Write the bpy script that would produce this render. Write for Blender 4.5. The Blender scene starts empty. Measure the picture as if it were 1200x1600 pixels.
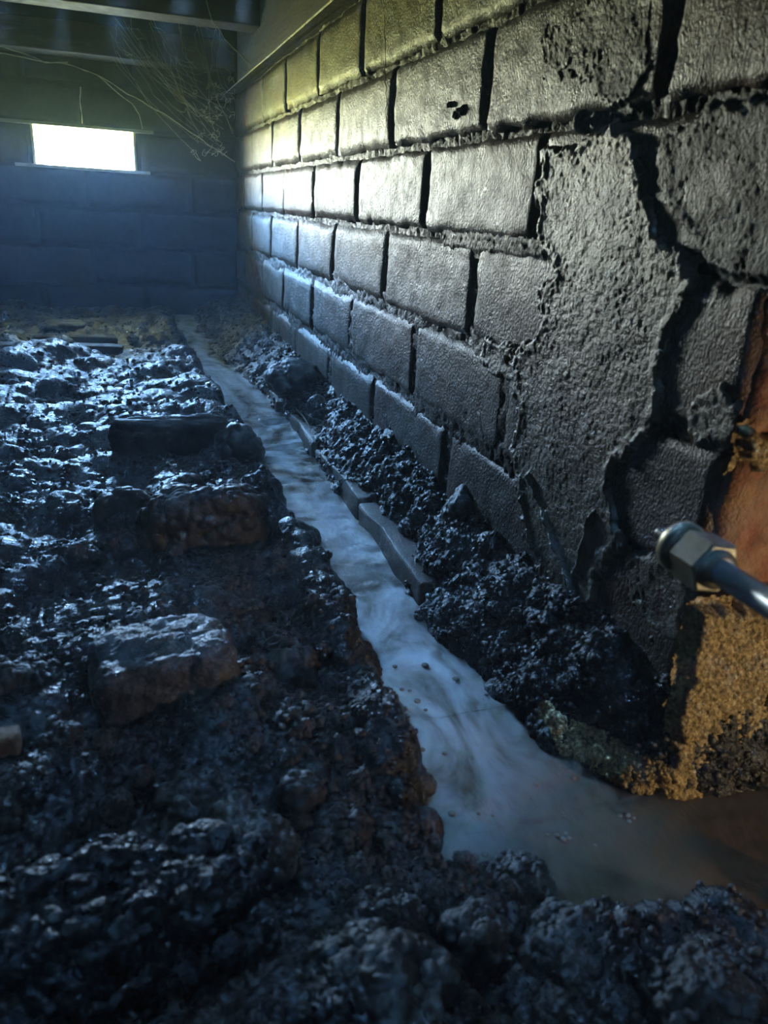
import bpy, bmesh, math, random
import numpy as np
from mathutils import Matrix, Vector

# ------------------------------------------------------------------ camera, world, light, exposure
S = bpy.context.scene
COL = S.collection
random.seed(5)
RNG = np.random.default_rng(11)
FPX, CX, CY = 1200.0, 600.0, 800.0
CAM = np.array([0.0, 0.0, 0.36])
# rows: world axes (x to the right wall, y along the wall, z up) written in camera axes (right, down, forward)
M = np.array([[0.94725128, -0.06626102, 0.31356736],
              [-0.31560326, -0.36308986, 0.87667573],
              [0.05576371, -0.92939509, -0.36484953]])
cd = bpy.data.cameras.new('camera')
cam = bpy.data.objects.new('camera', cd)
COL.objects.link(cam)
R, U, B = M[:, 0], -M[:, 1], -M[:, 2]
cam.matrix_world = Matrix(((R[0], U[0], B[0], CAM[0]), (R[1], U[1], B[1], CAM[1]), (R[2], U[2], B[2], CAM[2]), (0, 0, 0, 1)))
cd.sensor_fit = 'HORIZONTAL'
cd.sensor_width = 36.0
cd.lens = 36.0
cd.clip_start = 0.02
cd.clip_end = 50
cd.dof.use_dof = True
cd.dof.focus_distance = 0.95
cd.dof.aperture_fstop = 18.0
S.camera = cam

S.view_settings.view_transform = 'Standard'
S.view_settings.look = 'None'
S.view_settings.gamma = 1.0
S.view_settings.use_curve_mapping = False
S.view_settings.exposure = 1.04
S.cycles.use_denoising = True
S.cycles.max_bounces = 8
S.cycles.diffuse_bounces = 5
S.cycles.glossy_bounces = 4
S.cycles.volume_bounces = 1
S.cycles.sample_clamp_indirect = 4.0
S.cycles.caustics_reflective = False
S.cycles.caustics_refractive = False

world = bpy.data.worlds.new('garden_daylight')
S.world = world
world.use_nodes = True
wn, wl = world.node_tree.nodes, world.node_tree.links
wn.clear()
tc = wn.new('ShaderNodeTexCoord')
sx = wn.new('ShaderNodeSeparateXYZ')
mr = wn.new('ShaderNodeMapRange')
mr.inputs[1].default_value = -1.0
mr.inputs[2].default_value = 1.0
rp = wn.new('ShaderNodeValToRGB')
rp.color_ramp.elements[0].position = 0.0
rp.color_ramp.elements[0].color = (0.09, 0.10, 0.022, 1)      # sunlit lawn outside
rp.color_ramp.elements[1].position = 1.0
rp.color_ramp.elements[1].color = (0.34, 0.80, 1.72, 1)       # blue sky overhead
e = rp.color_ramp.elements.new(0.47); e.color = (0.34, 0.36, 0.11, 1)
e = rp.color_ramp.elements.new(0.52); e.color = (0.72, 0.78, 0.68, 1)
e = rp.color_ramp.elements.new(0.555); e.color = (0.68, 0.80, 0.84, 1)
e = rp.color_ramp.elements.new(0.62); e.color = (0.44, 0.92, 1.66, 1)
bg = wn.new('ShaderNodeBackground')
bg.inputs['Strength'].default_value = 210.0
wo = wn.new('ShaderNodeOutputWorld')
wl.new(tc.outputs['Generated'], sx.inputs[0])
wl.new(sx.outputs['Z'], mr.inputs[0])
wl.new(mr.outputs[0], rp.inputs[0])
wl.new(rp.outputs[0], bg.inputs['Color'])
wl.new(bg.outputs[0], wo.inputs['Surface'])


def lamp(name, kind, loc, target, energy, color, **kw):
    ld = bpy.data.lights.new(name, kind)
    ld.energy = energy
    ld.color = color
    for k, v in kw.items():
        setattr(ld, k, v)
    lo = bpy.data.objects.new(name, ld)
    COL.objects.link(lo)
    lo.location = loc
    d = Vector(target) - Vector(loc)
    lo.rotation_euler = d.to_track_quat('-Z', 'Y').to_euler()
    return lo


# the air vent lets the daylight in: a sampling portal in its opening
VX0, VX1, VZ0, VZ1, YB = -0.158, 0.072, 0.413, 0.502, 2.12
pl = lamp('vent_daylight_portal', 'AREA', ((VX0 + VX1) / 2, YB + 0.112, (VZ0 + VZ1) / 2), ((VX0 + VX1) / 2, 0, (VZ0 + VZ1) / 2), 1.0, (1, 1, 1),
          shape='RECTANGLE', size=VX1 - VX0, size_y=VZ1 - VZ0)
pl.data.cycles.is_portal = True
# work light beyond the wall end, on the right
lamp('work_light', 'SPOT', (0.53, -0.05, 0.115), (0.36, 0.32, 0.13), 1.9, (1.0, 0.80, 0.50), spot_size=math.radians(66), spot_blend=0.8, shadow_soft_size=0.012)

# ------------------------------------------------------------------ pixel rays and numpy noise
D = 0.3077


def ray(px, py):
    return M @ np.array([(px - CX) / FPX, (py - CY) / FPX, 1.0])


def on_wall(px, py, x=D):
    r = ray(px, py)
    return CAM + r * (x / r[0])


def on_z(px, py, z):
    r = ray(px, py)
    return CAM + r * ((z - CAM[2]) / r[2])


def on_y(px, py, y):
    r = ray(px, py)
    return CAM + r * (y / r[1])


def at_depth(px, py, d):
    return CAM + ray(px, py) * d


def _hash(ix, iy, iz, k):
    h = (ix.astype(np.uint32) * np.uint32(374761393)) ^ (iy.astype(np.uint32) * np.uint32(668265263)) ^ (iz.astype(np.uint32) * np.uint32(2147483647 - 58)) ^ np.uint32((k * 974711 + 12345) & 0xffffffff)
    h = (h ^ (h >> np.uint32(13))) * np.uint32(1274126177)
    h = (h ^ (h >> np.uint32(16))) * np.uint32(2246822519)
    h = h ^ (h >> np.uint32(15))
    return (h & np.uint32(0xffffff)).astype(np.float32) / np.float32(0xffffff)


def vnoise(p, k=0):
    """smooth value noise in -1..1 at points p (n,3)"""
    p = np.asarray(p, np.float32)
    i = np.floor(p).astype(np.int32)
    f = p - i
    f = f * f * f * (f * (f * 6 - 15) + 10)
    out = 0
    for dx in (0, 1):
        wx = f[:, 0] if dx else 1 - f[:, 0]
        for dy in (0, 1):
            wy = f[:, 1] if dy else 1 - f[:, 1]
            for dz in (0, 1):
                wz = f[:, 2] if dz else 1 - f[:, 2]
                out = out + wx * wy * wz * _hash(i[:, 0] + dx, i[:, 1] + dy, i[:, 2] + dz, k)
    return out * 2 - 1


def fbm(p, octv=4, k=0, gain=0.5):
    p = np.asarray(p, np.float32)
    a, s, out = 1.0, 0.0, 0
    for o in range(octv):
        out = out + a * vnoise(p * (2.03 ** o), k + o)
        s += a
        a *= gain
    return out / s


def lumps(p, k=0):
    """packed rounded lumps of uneven size, 0..1, at points p in lump units"""
    p = np.asarray(p, np.float32)
    i = np.floor(p).astype(np.int32)
    f = p - i
    best = np.zeros(len(p), np.float32)
    for dx in (-1, 0, 1):
        for dy in (-1, 0, 1):
            for dz in (-1, 0, 1):
                cx, cy, cz = i[:, 0] + dx, i[:, 1] + dy, i[:, 2] + dz
                ox = dx + _hash(cx, cy, cz, k) - f[:, 0]
                oy = dy + _hash(cx, cy, cz, k + 1) - f[:, 1]
                oz = dz + _hash(cx, cy, cz, k + 2) - f[:, 2]
                r = 0.45 + 0.5 * _hash(cx, cy, cz, k + 3)
                h2 = r * r - (ox * ox + oy * oy + oz * oz)
                best = np.maximum(best, np.sqrt(np.maximum(h2, 0)))
    return best


def grid_faces(nu, nv):
    a = np.arange((nu - 1) * (nv - 1))
    r, c = a // (nv - 1), a % (nv - 1)
    v0 = r * nv + c
    return np.stack([v0, v0 + 1, v0 + nv + 1, v0 + nv], 1)


def vnormals(v, f):
    a = v[f[:, 2]] - v[f[:, 0]]
    b = v[f[:, -1]] - v[f[:, 1]] if f.shape[1] == 4 else v[f[:, 2]] - v[f[:, 1]]
    n = np.cross(a, b)
    out = np.zeros_like(v)
    for j in range(f.shape[1]):
        for c in range(3):
            out[:, c] += np.bincount(f[:, j], weights=n[:, c], minlength=len(v))
    return out / np.maximum(np.linalg.norm(out, axis=1, keepdims=True), 1e-12)


def sstep(a, b, x):
    t = np.clip((x - a) / (b - a), 0, 1)
    return t * t * (3 - 2 * t)


def sdf_poly(P, poly):
    """signed distance of points (n,2) to a polygon, positive inside"""
    P = np.asarray(P)
    d = np.full(len(P), 1e9)
    ins = np.zeros(len(P), bool)
    n = len(poly)
    for i in range(n):
        a, b = np.array(poly[i]), np.array(poly[(i + 1) % n])
        e_, w = b - a, P - a
        t = np.clip((w @ e_) / (e_ @ e_), 0, 1)
        d = np.minimum(d, np.linalg.norm(w - t[:, None] * e_, axis=1))
        c = ((a[1] > P[:, 1]) != (b[1] > P[:, 1])) & (P[:, 0] < (b[0] - a[0]) * (P[:, 1] - a[1]) / (b[1] - a[1] + 1e-12) + a[0])
        ins ^= c
    return np.where(ins, d, -d)


# ------------------------------------------------------------------ object helpers
def mesh(name, v, f, smooth=True):
    v = np.asarray(v, np.float32)
    f = np.asarray(f, np.int32)
    k = f.shape[1]
    me = bpy.data.meshes.new(name)
    me.vertices.add(len(v))
    me.vertices.foreach_set('co', v.ravel())
    me.loops.add(f.size)
    me.loops.foreach_set('vertex_index', f.ravel())
    me.polygons.add(len(f))
    me.polygons.foreach_set('loop_start', np.arange(0, f.size, k, dtype=np.int32))
    me.update(calc_edges=True)
    me.polygons.foreach_set('use_smooth', np.full(len(f), smooth, bool))
    me.validate()
    return me


def link(name, me, mat=None, parent=None, loc=None):
    o = bpy.data.objects.new(name, me)
    COL.objects.link(o)
    if mat and me and not me.materials:
        me.materials.append(mat)
    if parent:
        o.parent = parent
    if loc is not None:
        o.location = loc
    return o


def tag(o, label=None, cat=None, group=None, kind=None):
    if label: o['label'] = label
    if cat: o['category'] = cat
    if group: o['group'] = group
    if kind: o['kind'] = kind
    return o


def bm_mesh(name, bm, smooth=False):
    bmesh.ops.recalc_face_normals(bm, faces=bm.faces)
    me = bpy.data.meshes.new(name)
    bm.to_mesh(me)
    bm.free()
    for p in me.polygons:
        p.use_smooth = smooth
    return me


def box_bm(bm, x0, x1, y0, y1, z0, z1, bev=0.0):
    r = bmesh.ops.create_cube(bm, size=1)
    bmesh.ops.scale(bm, vec=(x1 - x0, y1 - y0, z1 - z0), verts=r['verts'])
    bmesh.ops.translate(bm, vec=((x0 + x1) / 2, (y0 + y1) / 2, (z0 + z1) / 2), verts=r['verts'])
    if bev:
        es = list({e_ for v_ in r['verts'] for e_ in v_.link_edges})
        bmesh.ops.bevel(bm, geom=es, offset=bev, segments=2, profile=0.5, affect='EDGES')


def box(name, x0, x1, y0, y1, z0, z1, mat, parent=None, bev=0.0):
    bm = bmesh.new()
    box_bm(bm, x0, x1, y0, y1, z0, z1, bev)
    return link(name, bm_mesh(name, bm), mat, parent)


def tube(pts, rad, seg=5):
    """tube vertices and quads along a polyline"""
    pts = np.asarray(pts, float)
    rad = np.broadcast_to(np.asarray(rad, float), (len(pts),))
    vs = []
    for i in range(len(pts)):
        t = pts[min(i + 1, len(pts) - 1)] - pts[max(i - 1, 0)]
        t = t / (np.linalg.norm(t) + 1e-12)
        a = np.cross(t, (0.31, 0.2, 0.93)); a /= np.linalg.norm(a) + 1e-12
        b = np.cross(t, a)
        for j in range(seg):
            w = 2 * math.pi * j / seg
            vs.append(pts[i] + rad[i] * (math.cos(w) * a + math.sin(w) * b))
    fs = []
    for i in range(len(pts) - 1):
        for j in range(seg):
            fs.append((i * seg + j, i * seg + (j + 1) % seg, (i + 1) * seg + (j + 1) % seg, (i + 1) * seg + j))
    return np.array(vs), np.array(fs)


def join(parts):
    vs, fs, n = [], [], 0
    for v, f in parts:
        vs.append(v)
        fs.append(f + n)
        n += len(v)
    return np.concatenate(vs), np.concatenate(fs)


# ------------------------------------------------------------------ materials
def material(name, cols, scale, rough=(0.4, 0.6), bump=0.0, bump_scale=600.0, spec=0.5, metallic=0.0, stretch=(1, 1, 1), patch=None, coat=0.0, detail=6.0, bump2=None):
    m = bpy.data.materials.new(name)
    m.use_nodes = True
    nt = m.node_tree
    n, l = nt.nodes, nt.links
    bs = n['Principled BSDF']
    bs.inputs['Metallic'].default_value = metallic
    bs.inputs['Specular IOR Level'].default_value = spec
    bs.inputs['Coat Weight'].default_value = coat
    bs.inputs['Coat Roughness'].default_value = 0.25
    g = n.new('ShaderNodeNewGeometry')
    mp = n.new('ShaderNodeMapping')
    mp.inputs['Scale'].default_value = stretch
    l.new(g.outputs['Position'], mp.inputs[0])
    nz = n.new('ShaderNodeTexNoise')
    nz.inputs['Scale'].default_value = scale
    nz.inputs['Detail'].default_value = detail
    nz.inputs['Roughness'].default_value = 0.62
    l.new(mp.outputs[0], nz.inputs['Vector'])
    cr = n.new('ShaderNodeValToRGB')
    cr.color_ramp.elements[0].position = 0.33
    cr.color_ramp.elements[1].position = 0.68
    cr.color_ramp.elements[0].color = (*cols[0], 1)
    cr.color_ramp.elements[1].color = (*cols[-1], 1)
    for i, c in enumerate(cols[1:-1]):
        q = cr.color_ramp.elements.new(0.33 + 0.35 * (i + 1) / (len(cols) - 1))
        q.color = (*c, 1)
    l.new(nz.outputs['Fac'], cr.inputs[0])
    colour = cr.outputs[0]
    if patch:
        pc, ps, lo, hi = patch
        n2 = n.new('ShaderNodeTexNoise')
        n2.inputs['Scale'].default_value = ps
        n2.inputs['Detail'].default_value = 4
        l.new(g.outputs['Position'], n2.inputs['Vector'])
        r2 = n.new('ShaderNodeMapRange')
        r2.inputs[1].default_value = lo
        r2.inputs[2].default_value = hi
        l.new(n2.outputs['Fac'], r2.inputs[0])
        mx = n.new('ShaderNodeMix')
        mx.data_type = 'RGBA'
        l.new(r2.outputs[0], mx.inputs[0])
        l.new(colour, mx.inputs[6])
        mx.inputs[7].default_value = (*pc, 1)
        colour = mx.outputs[2]
    l.new(colour, bs.inputs['Base Color'])
    rr = n.new('ShaderNodeMapRange')
    rr.inputs[1].default_value = 0.3
    rr.inputs[2].default_value = 0.7
    rr.inputs[3].default_value = rough[0]
    rr.inputs[4].default_value = rough[1]
    n3 = n.new('ShaderNodeTexNoise')
    n3.inputs['Scale'].default_value = scale * 2.7
    n3.inputs['Detail'].default_value = 3
    l.new(g.outputs['Position'], n3.inputs['Vector'])
    l.new(n3.outputs['Fac'], rr.inputs[0])
    l.new(rr.outputs[0], bs.inputs['Roughness'])
    nrm = None
    for bb in ([(bump, bump_scale)] if bump else []) + ([bump2] if bump2 else []):
        nb = n.new('ShaderNodeTexNoise')
        nb.inputs['Scale'].default_value = bb[1]
        nb.inputs['Detail'].default_value = 3
        nb.inputs['Roughness'].default_value = 0.6
        l.new(mp.outputs[0], nb.inputs['Vector'])
        bp = n.new('ShaderNodeBump')
        bp.inputs['Strength'].default_value = 1.0
        bp.inputs['Distance'].default_value = bb[0]
        l.new(nb.outputs['Fac'], bp.inputs['Height'])
        if nrm is not None:
            l.new(nrm, bp.inputs['Normal'])
        nrm = bp.outputs[0]
    if nrm is not None:
        l.new(nrm, bs.inputs['Normal'])
    return m


MUD = material('wet_black_mud', [(0.005, 0.0045, 0.004), (0.010, 0.0085, 0.007), (0.022, 0.018, 0.013)], 45, (0.22, 0.48), 0.0011, 520, spec=0.42, bump2=(0.003, 150))
CLOD = material('clod_soil', [(0.010, 0.008, 0.006), (0.025, 0.020, 0.014), (0.055, 0.043, 0.028)], 70, (0.28, 0.6), 0.0008, 700, spec=0.5)
STONE = material('pale_stone', [(0.022, 0.017, 0.013), (0.06, 0.052, 0.045), (0.15, 0.14, 0.132)], 75, (0.3, 0.6), 0.0014, 400, spec=0.5, bump2=(0.003, 140))
BRICK = material('slurried_brick', [(0.034, 0.028, 0.018), (0.064, 0.053, 0.036), (0.098, 0.084, 0.060)], 26, (0.33, 0.54), 0.0016, 520, spec=0.6,
                 patch=((0.12, 0.045, 0.026), 7.0, 0.50, 0.68), stretch=(1, 1, 0.65), bump2=(0.0008, 220))
MORTAR = material('rough_mortar', [(0.022, 0.018, 0.014), (0.045, 0.038, 0.030), (0.075, 0.062, 0.048)], 60, (0.4, 0.7), 0.0012, 380, spec=0.4)
COATM = material('gritty_render', [(0.10, 0.088, 0.060), (0.165, 0.147, 0.106), (0.23, 0.208, 0.155)], 34, (0.25, 0.45), 0.0009, 620, spec=0.6,
                 patch=((0.09, 0.055, 0.035), 9.0, 0.58, 0.72))
SHADECOAT = material('shaded_render', [(0.035, 0.031, 0.023), (0.062, 0.056, 0.042), (0.095, 0.086, 0.066)], 34, (0.35, 0.6), 0.0011, 560, spec=0.45)  # vent light falling off towards the upper right, painted as darker render
ORANGE = material('bare_orange_brick', [(0.12, 0.045, 0.025), (0.27, 0.10, 0.055), (0.40, 0.19, 0.11)], 75, (0.6, 0.85), 0.0014, 420, spec=0.25,
                  patch=((0.36, 0.24, 0.14), 40, 0.42, 0.8), bump2=(0.002, 120))
SAND = material('golden_sand_mortar', [(0.07, 0.042, 0.016), (0.32, 0.22, 0.09), (0.68, 0.52, 0.27)], 330, (0.3, 0.7), 0.003, 420, spec=0.4)
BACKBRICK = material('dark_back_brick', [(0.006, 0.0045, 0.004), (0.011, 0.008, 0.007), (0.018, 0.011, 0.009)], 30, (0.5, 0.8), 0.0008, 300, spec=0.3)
TIMBER = material('old_timber', [(0.035, 0.022, 0.015), (0.065, 0.042, 0.028), (0.11, 0.072, 0.047)], 30, (0.6, 0.85), 0.0006, 300, spec=0.25, stretch=(0.12, 1, 1))
BEARER = material('bearer_timber', [(0.04, 0.036, 0.025), (0.07, 0.064, 0.045), (0.10, 0.092, 0.066)], 40, (0.45, 0.75), 0.0005, 300, spec=0.35, stretch=(1, 0.1, 1))
DARKWOOD = material('dark_floorboards', [(0.012, 0.009, 0.007), (0.025, 0.018, 0.013)], 30, (0.6, 0.9), 0.0005, 200, spec=0.2)
WEB = material('dusty_silk', [(0.62, 0.60, 0.54), (0.8, 0.78, 0.72)], 100, (0.7, 0.9))
STEEL = material('wet_steel', [(0.42, 0.44, 0.46), (0.62, 0.64, 0.66)], 120, (0.34, 0.46), 0.0001, 900, metallic=0.85)
BRASS = material('dull_brass', [(0.36, 0.33, 0.24), (0.55, 0.51, 0.38)], 150, (0.36, 0.52), 0.0001, 900, metallic=0.6)
STRAW = material('pale_straw', [(0.25, 0.2, 0.12), (0.4, 0.33, 0.2)], 100, (0.5, 0.7))

# water: murky suspension with paler scum swirls, glossy surface
WATER = bpy.data.materials.new('murky_water')
WATER.use_nodes = True
nt = WATER.node_tree
n, l = nt.nodes, nt.links
bs = n['Principled BSDF']
bs.inputs['Roughness'].default_value = 0.14
bs.inputs['IOR'].default_value = 1.33
bs.inputs['Specular IOR Level'].default_value = 0.8
g = n.new('ShaderNodeNewGeometry')
mp = n.new('ShaderNodeMapping')
mp.inputs['Scale'].default_value = (1.0, 0.55, 1.0)
l.new(g.outputs['Position'], mp.inputs[0])
n1 = n.new('ShaderNodeTexNoise')
n1.inputs['Scale'].default_value = 16
n1.inputs['Detail'].default_value = 7
n1.inputs['Distortion'].default_value = 1.8
l.new(mp.outputs[0], n1.inputs['Vector'])
cr = n.new('ShaderNodeValToRGB')
cr.color_ramp.elements[0].position = 0.36
cr.color_ramp.elements[0].color = (0.115, 0.098, 0.072, 1)
cr.color_ramp.elements[1].position = 0.62
cr.color_ramp.elements[1].color = (0.43, 0.44, 0.445, 1)
q = cr.color_ramp.elements.new(0.48)
q.color = (0.29, 0.285, 0.265, 1)
l.new(n1.outputs['Fac'], cr.inputs[0])
# brown sediment stirred up in the pool beyond the wall end
sxy = n.new('ShaderNodeSeparateXYZ')
l.new(g.outputs['Position'], sxy.inputs[0])
dif = n.new('ShaderNodeMath'); dif.operation = 'SUBTRACT'
l.new(sxy.outputs['X'], dif.inputs[0]); l.new(sxy.outputs['Y'], dif.inputs[1])
wob = n.new('ShaderNodeMath'); wob.operation = 'MULTIPLY_ADD'
l.new(n1.outputs['Fac'], wob.inputs[0]); wob.inputs[1].default_value = 0.22; l.new(dif.outputs[0], wob.inputs[2])
sed = n.new('ShaderNodeMapRange'); sed.interpolation_type = 'SMOOTHSTEP'
sed.inputs[1].default_value = -0.12; sed.inputs[2].default_value = 0.10
l.new(wob.outputs[0], sed.inputs[0])
mixs = n.new('ShaderNodeMix'); mixs.data_type = 'RGBA'
l.new(sed.outputs[0], mixs.inputs[0]); l.new(cr.outputs[0], mixs.inputs[6])
mixs.inputs[7].default_value = (0.085, 0.062, 0.036, 1)
l.new(mixs.outputs[2], bs.inputs['Base Color'])
nb = n.new('ShaderNodeTexNoise')
nb.inputs['Scale'].default_value = 140
nb.inputs['Detail'].default_value = 4
l.new(mp.outputs[0], nb.inputs['Vector'])
bp = n.new('ShaderNodeBump')
bp.inputs['Distance'].default_value = 0.0012
l.new(nb.outputs['Fac'], bp.inputs['Height'])
l.new(bp.outputs[0], bs.inputs['Normal'])

# ------------------------------------------------------------------ the lie of the land
YL = np.array([0.0, 0.19, 0.232, 0.268, 0.305, 0.38, 0.457, 0.59, 0.66, 0.707, 0.76, 0.91, 1.15, 1.46, 1.75, 2.03, 2.2])
XL = np.array([0.9, 0.62, 0.245, 0.215, 0.178, 0.172, 0.179, 0.192, 0.178, 0.163, 0.176, 0.185, 0.176, 0.166, 0.155, 0.143, 0.140])
YR = np.array([0.0, 0.36, 0.397, 0.487, 0.602, 0.75, 0.904, 1.20, 1.44, 1.60, 1.67, 1.85, 2.04, 2.2])
XR = np.array([0.34, 0.31, 0.287, 0.274, 0.262, 0.268, 0.270, 0.266, 0.258, 0.228, 0.215, 0.206, 0.198, 0.195])
K_ = (0.36 - 0.022) / 0.36
YL, XL, YR, XR = YL * K_, XL * K_, YR * K_, XR * K_
FOOT_TOP = 0.047


def water_z(y):
    return np.interp(y, [0, 0.8, 0.95, 1.2, 2.1], [0.022, 0.022, 0.030, 0.040, 0.078])


def land(x, y):
    """height of the soil before clods, and how cloddy it is"""
    p = np.stack([x, y, 0 * x], 1)
    wz = water_z(y)
    jag = 0.010 * vnoise(p * 28, 3) + 0.005 * vnoise(p * 75, 4)
    bed = wz - 0.035
    # left field
    left_h = 0.062 + 0.016 * np.clip(y, 0, 2) + 0.017 * fbm(p * 7, 3, 7) + 0.012 * vnoise(p * 19, 21)
    left_h = left_h + 0.018 * np.exp(-((x + 0.06) / 0.05) ** 2 - ((y - 0.25) / 0.035) ** 2)
    xl = np.interp(y, YL, XL)
    dl = xl + jag - x                                   # > 0 on the left bank
    tl = sstep(-0.012, 0.026, dl)
    left_h = left_h - 0.034 * sstep(0.06, 0.19, x) * sstep(0.38, 0.28, y)
    h = bed + (left_h - bed) * tl
    return h, np.clip(tl, 0, 1), np.zeros(len(x), int)


NR, NA = 780, 600
rad = 0.13 * np.exp(np.linspace(0, math.log(2.75 / 0.13), NR))
ang = np.concatenate([np.linspace(-1.30, -0.24, 70, endpoint=False), np.linspace(-0.24, 1.02, NA - 90, endpoint=False), np.linspace(1.02, 1.5, 20)])
rr_, aa_ = np.meshgrid(rad, ang, indexing='ij')
gx = (rr_ * np.sin(aa_)).ravel()
gy = (rr_ * np.cos(aa_) - 0.02).ravel()
gx = np.clip(gx, -1.72, 1.25)
gy = np.clip(gy, -0.2, 2.16)
h0, cl, side = land(gx, gy)
P = np.stack([gx, gy, h0], 1)
F = grid_faces(NR, NA)[:, ::-1]
nrm = vnormals(P, F)
if nrm[:, 2].mean() < 0:
    F = F[:, ::-1]
    nrm = -nrm
for cell, amp, k in ((0.046, 0.017, 31), (0.019, 0.0085, 41), (0.0085, 0.0042, 51), (0.0042, 0.0019, 61)):
    warp = 0.25 * cell * np.stack([vnoise(P / cell * 0.9, k + 7), vnoise(P / cell * 0.9, k + 8), vnoise(P / cell * 0.9, k + 9)], 1)
    a = amp * cl
    if cell > 0.04:
        a = a * 1.0
    mod = 0.45 + 0.55 * sstep(-0.5, 0.5, vnoise(P / (cell * 4.5), k + 12))
    P = P + nrm * (a * mod * (lumps((P + warp) / cell, k) - 0.35))[:, None]
    nrm = vnormals(P, F)
# right bank: soil heaped over the footing, from the waterline up to the wall, then round the wall end
def bank_line(y):
    fw = sstep(0.60, 0.64, y) * sstep(0.90, 0.84, y) + 0.6 * sstep(1.02, 1.06, y) * sstep(1.2, 1.14, y)
    return np.interp(y, YR, XR) + 0.009 * fw - 0.006 * (1 - fw)


by = 0.366 + (2.12 - 0.366) * (np.exp(np.linspace(0, 2.2, 760)) - 1) / (math.exp(2.2) - 1)
W1 = np.stack([bank_line(by), by, water_z(by) - 0.024], 1)[::-1]
T1 = np.stack([np.full_like(by, D + 0.006), by, np.interp(by, [0.3, 0.40, 0.47, 0.53, 0.67, 0.79, 1.2, 1.5, 2.1], [0.112, 0.116, 0.104, 0.098, 0.099, 0.110, 0.104, 0.113, 0.136])], 1)[::-1]
cw = np.array([(0.268, 0.360), (0.280, 0.340), (0.296, 0.324), (0.316, 0.312), (0.345, 0.296), (0.40, 0.295), (0.50, 0.295), (0.62, 0.29)])
ct_ = np.array([(D + 0.006, 0.366), (D + 0.006, 0.345), (D + 0.005, 0.328), (0.322, 0.312), (0.35, 0.306), (0.405, 0.306), (0.50, 0.306), (0.62, 0.306)])
u_ = np.linspace(0, len(cw) - 1, 260)
ii = np.arange(len(cw))
W2 = np.stack([np.interp(u_, ii, cw[:, 0]), np.interp(u_, ii, cw[:, 1]), np.full_like(u_, 0.002)], 1)
T2 = np.stack([np.interp(u_, ii, ct_[:, 0]), np.interp(u_, ii, ct_[:, 1]), np.interp(u_, ii, [0.112, 0.110, 0.106, 0.102, 0.096, 0.095, 0.085, 0.075])], 1)
WW, TT = np.concatenate([W1, W2]), np.concatenate([T1, T2])
tt = np.linspace(0, 1, 100)
hx = tt ** 1.5
hz = np.where(tt < 0.12, tt / 0.12 * 0.16, 0.16 + 0.84 * np.clip((tt - 0.12) / 0.88, 0, 1) ** 0.85)
BP = np.stack([WW[:, None, 0] + (TT - WW)[:, None, 0] * hx, WW[:, None, 1] + (TT - WW)[:, None, 1] * hx, WW[:, None, 2] + (TT - WW)[:, None, 2] * hz], 2).reshape(-1, 3)
BF = grid_faces(len(WW), len(tt))
bn = vnormals(BP, BF)
if bn[:, 0].mean() > 0:
    BF, bn = BF[:, ::-1], -bn
bt = np.tile(tt, len(WW))
fade = (1 - 0.5 * sstep(0.85, 1.0, bt)) * np.where(BP[:, 0] > 0.315, 0.55, 1.0)
BP = BP + bn * (0.006 * vnoise(BP * 32, 71) * fade)[:, None]
for cell, amp, k in ((0.034, 0.012, 131), (0.016, 0.0085, 141), (0.0075, 0.0042, 151), (0.0038, 0.0019, 161)):
    warp = 0.25 * cell * np.stack([vnoise(BP / cell * 0.9, k + 7), vnoise(BP / cell * 0.9, k + 8), vnoise(BP / cell * 0.9, k + 9)], 1)
    mod = 0.5 + 0.5 * sstep(-0.5, 0.5, vnoise(BP / (cell * 4.5), k + 12))
    BP = BP + bn * (amp * fade * mod * (lumps((BP + warp) / cell, k) - 0.35))[:, None]
    bn = vnormals(BP, BF)
bank_obj = link('soil_bank', mesh('soil_bank', BP, BF), MUD)
bank_obj['label'] = 'steep strip of wet soil heaped between the stream and the brick wall'
seen_b = BP[:, 2] > water_z(BP[:, 1]) + 0.004
TP = np.concatenate([P, BP[seen_b]])
TW = np.concatenate([cl, np.ones(seen_b.sum())])
TS = np.concatenate([side, np.ones(seen_b.sum(), int)])
floor = link('floor', mesh('floor', P, F), MUD)
tag(floor, 'churned wet black mud covering the crawl space ground', kind='structure')
bank_obj.parent = floor


def ground_z(x, y, r=0.012):
    d = (TP[:, 0] - x) ** 2 + (TP[:, 1] - y) ** 2
    near = TP[d < r * r]
    return float(np.median(near[:, 2])) if len(near) else float(TP[d.argmin(), 2])


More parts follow.
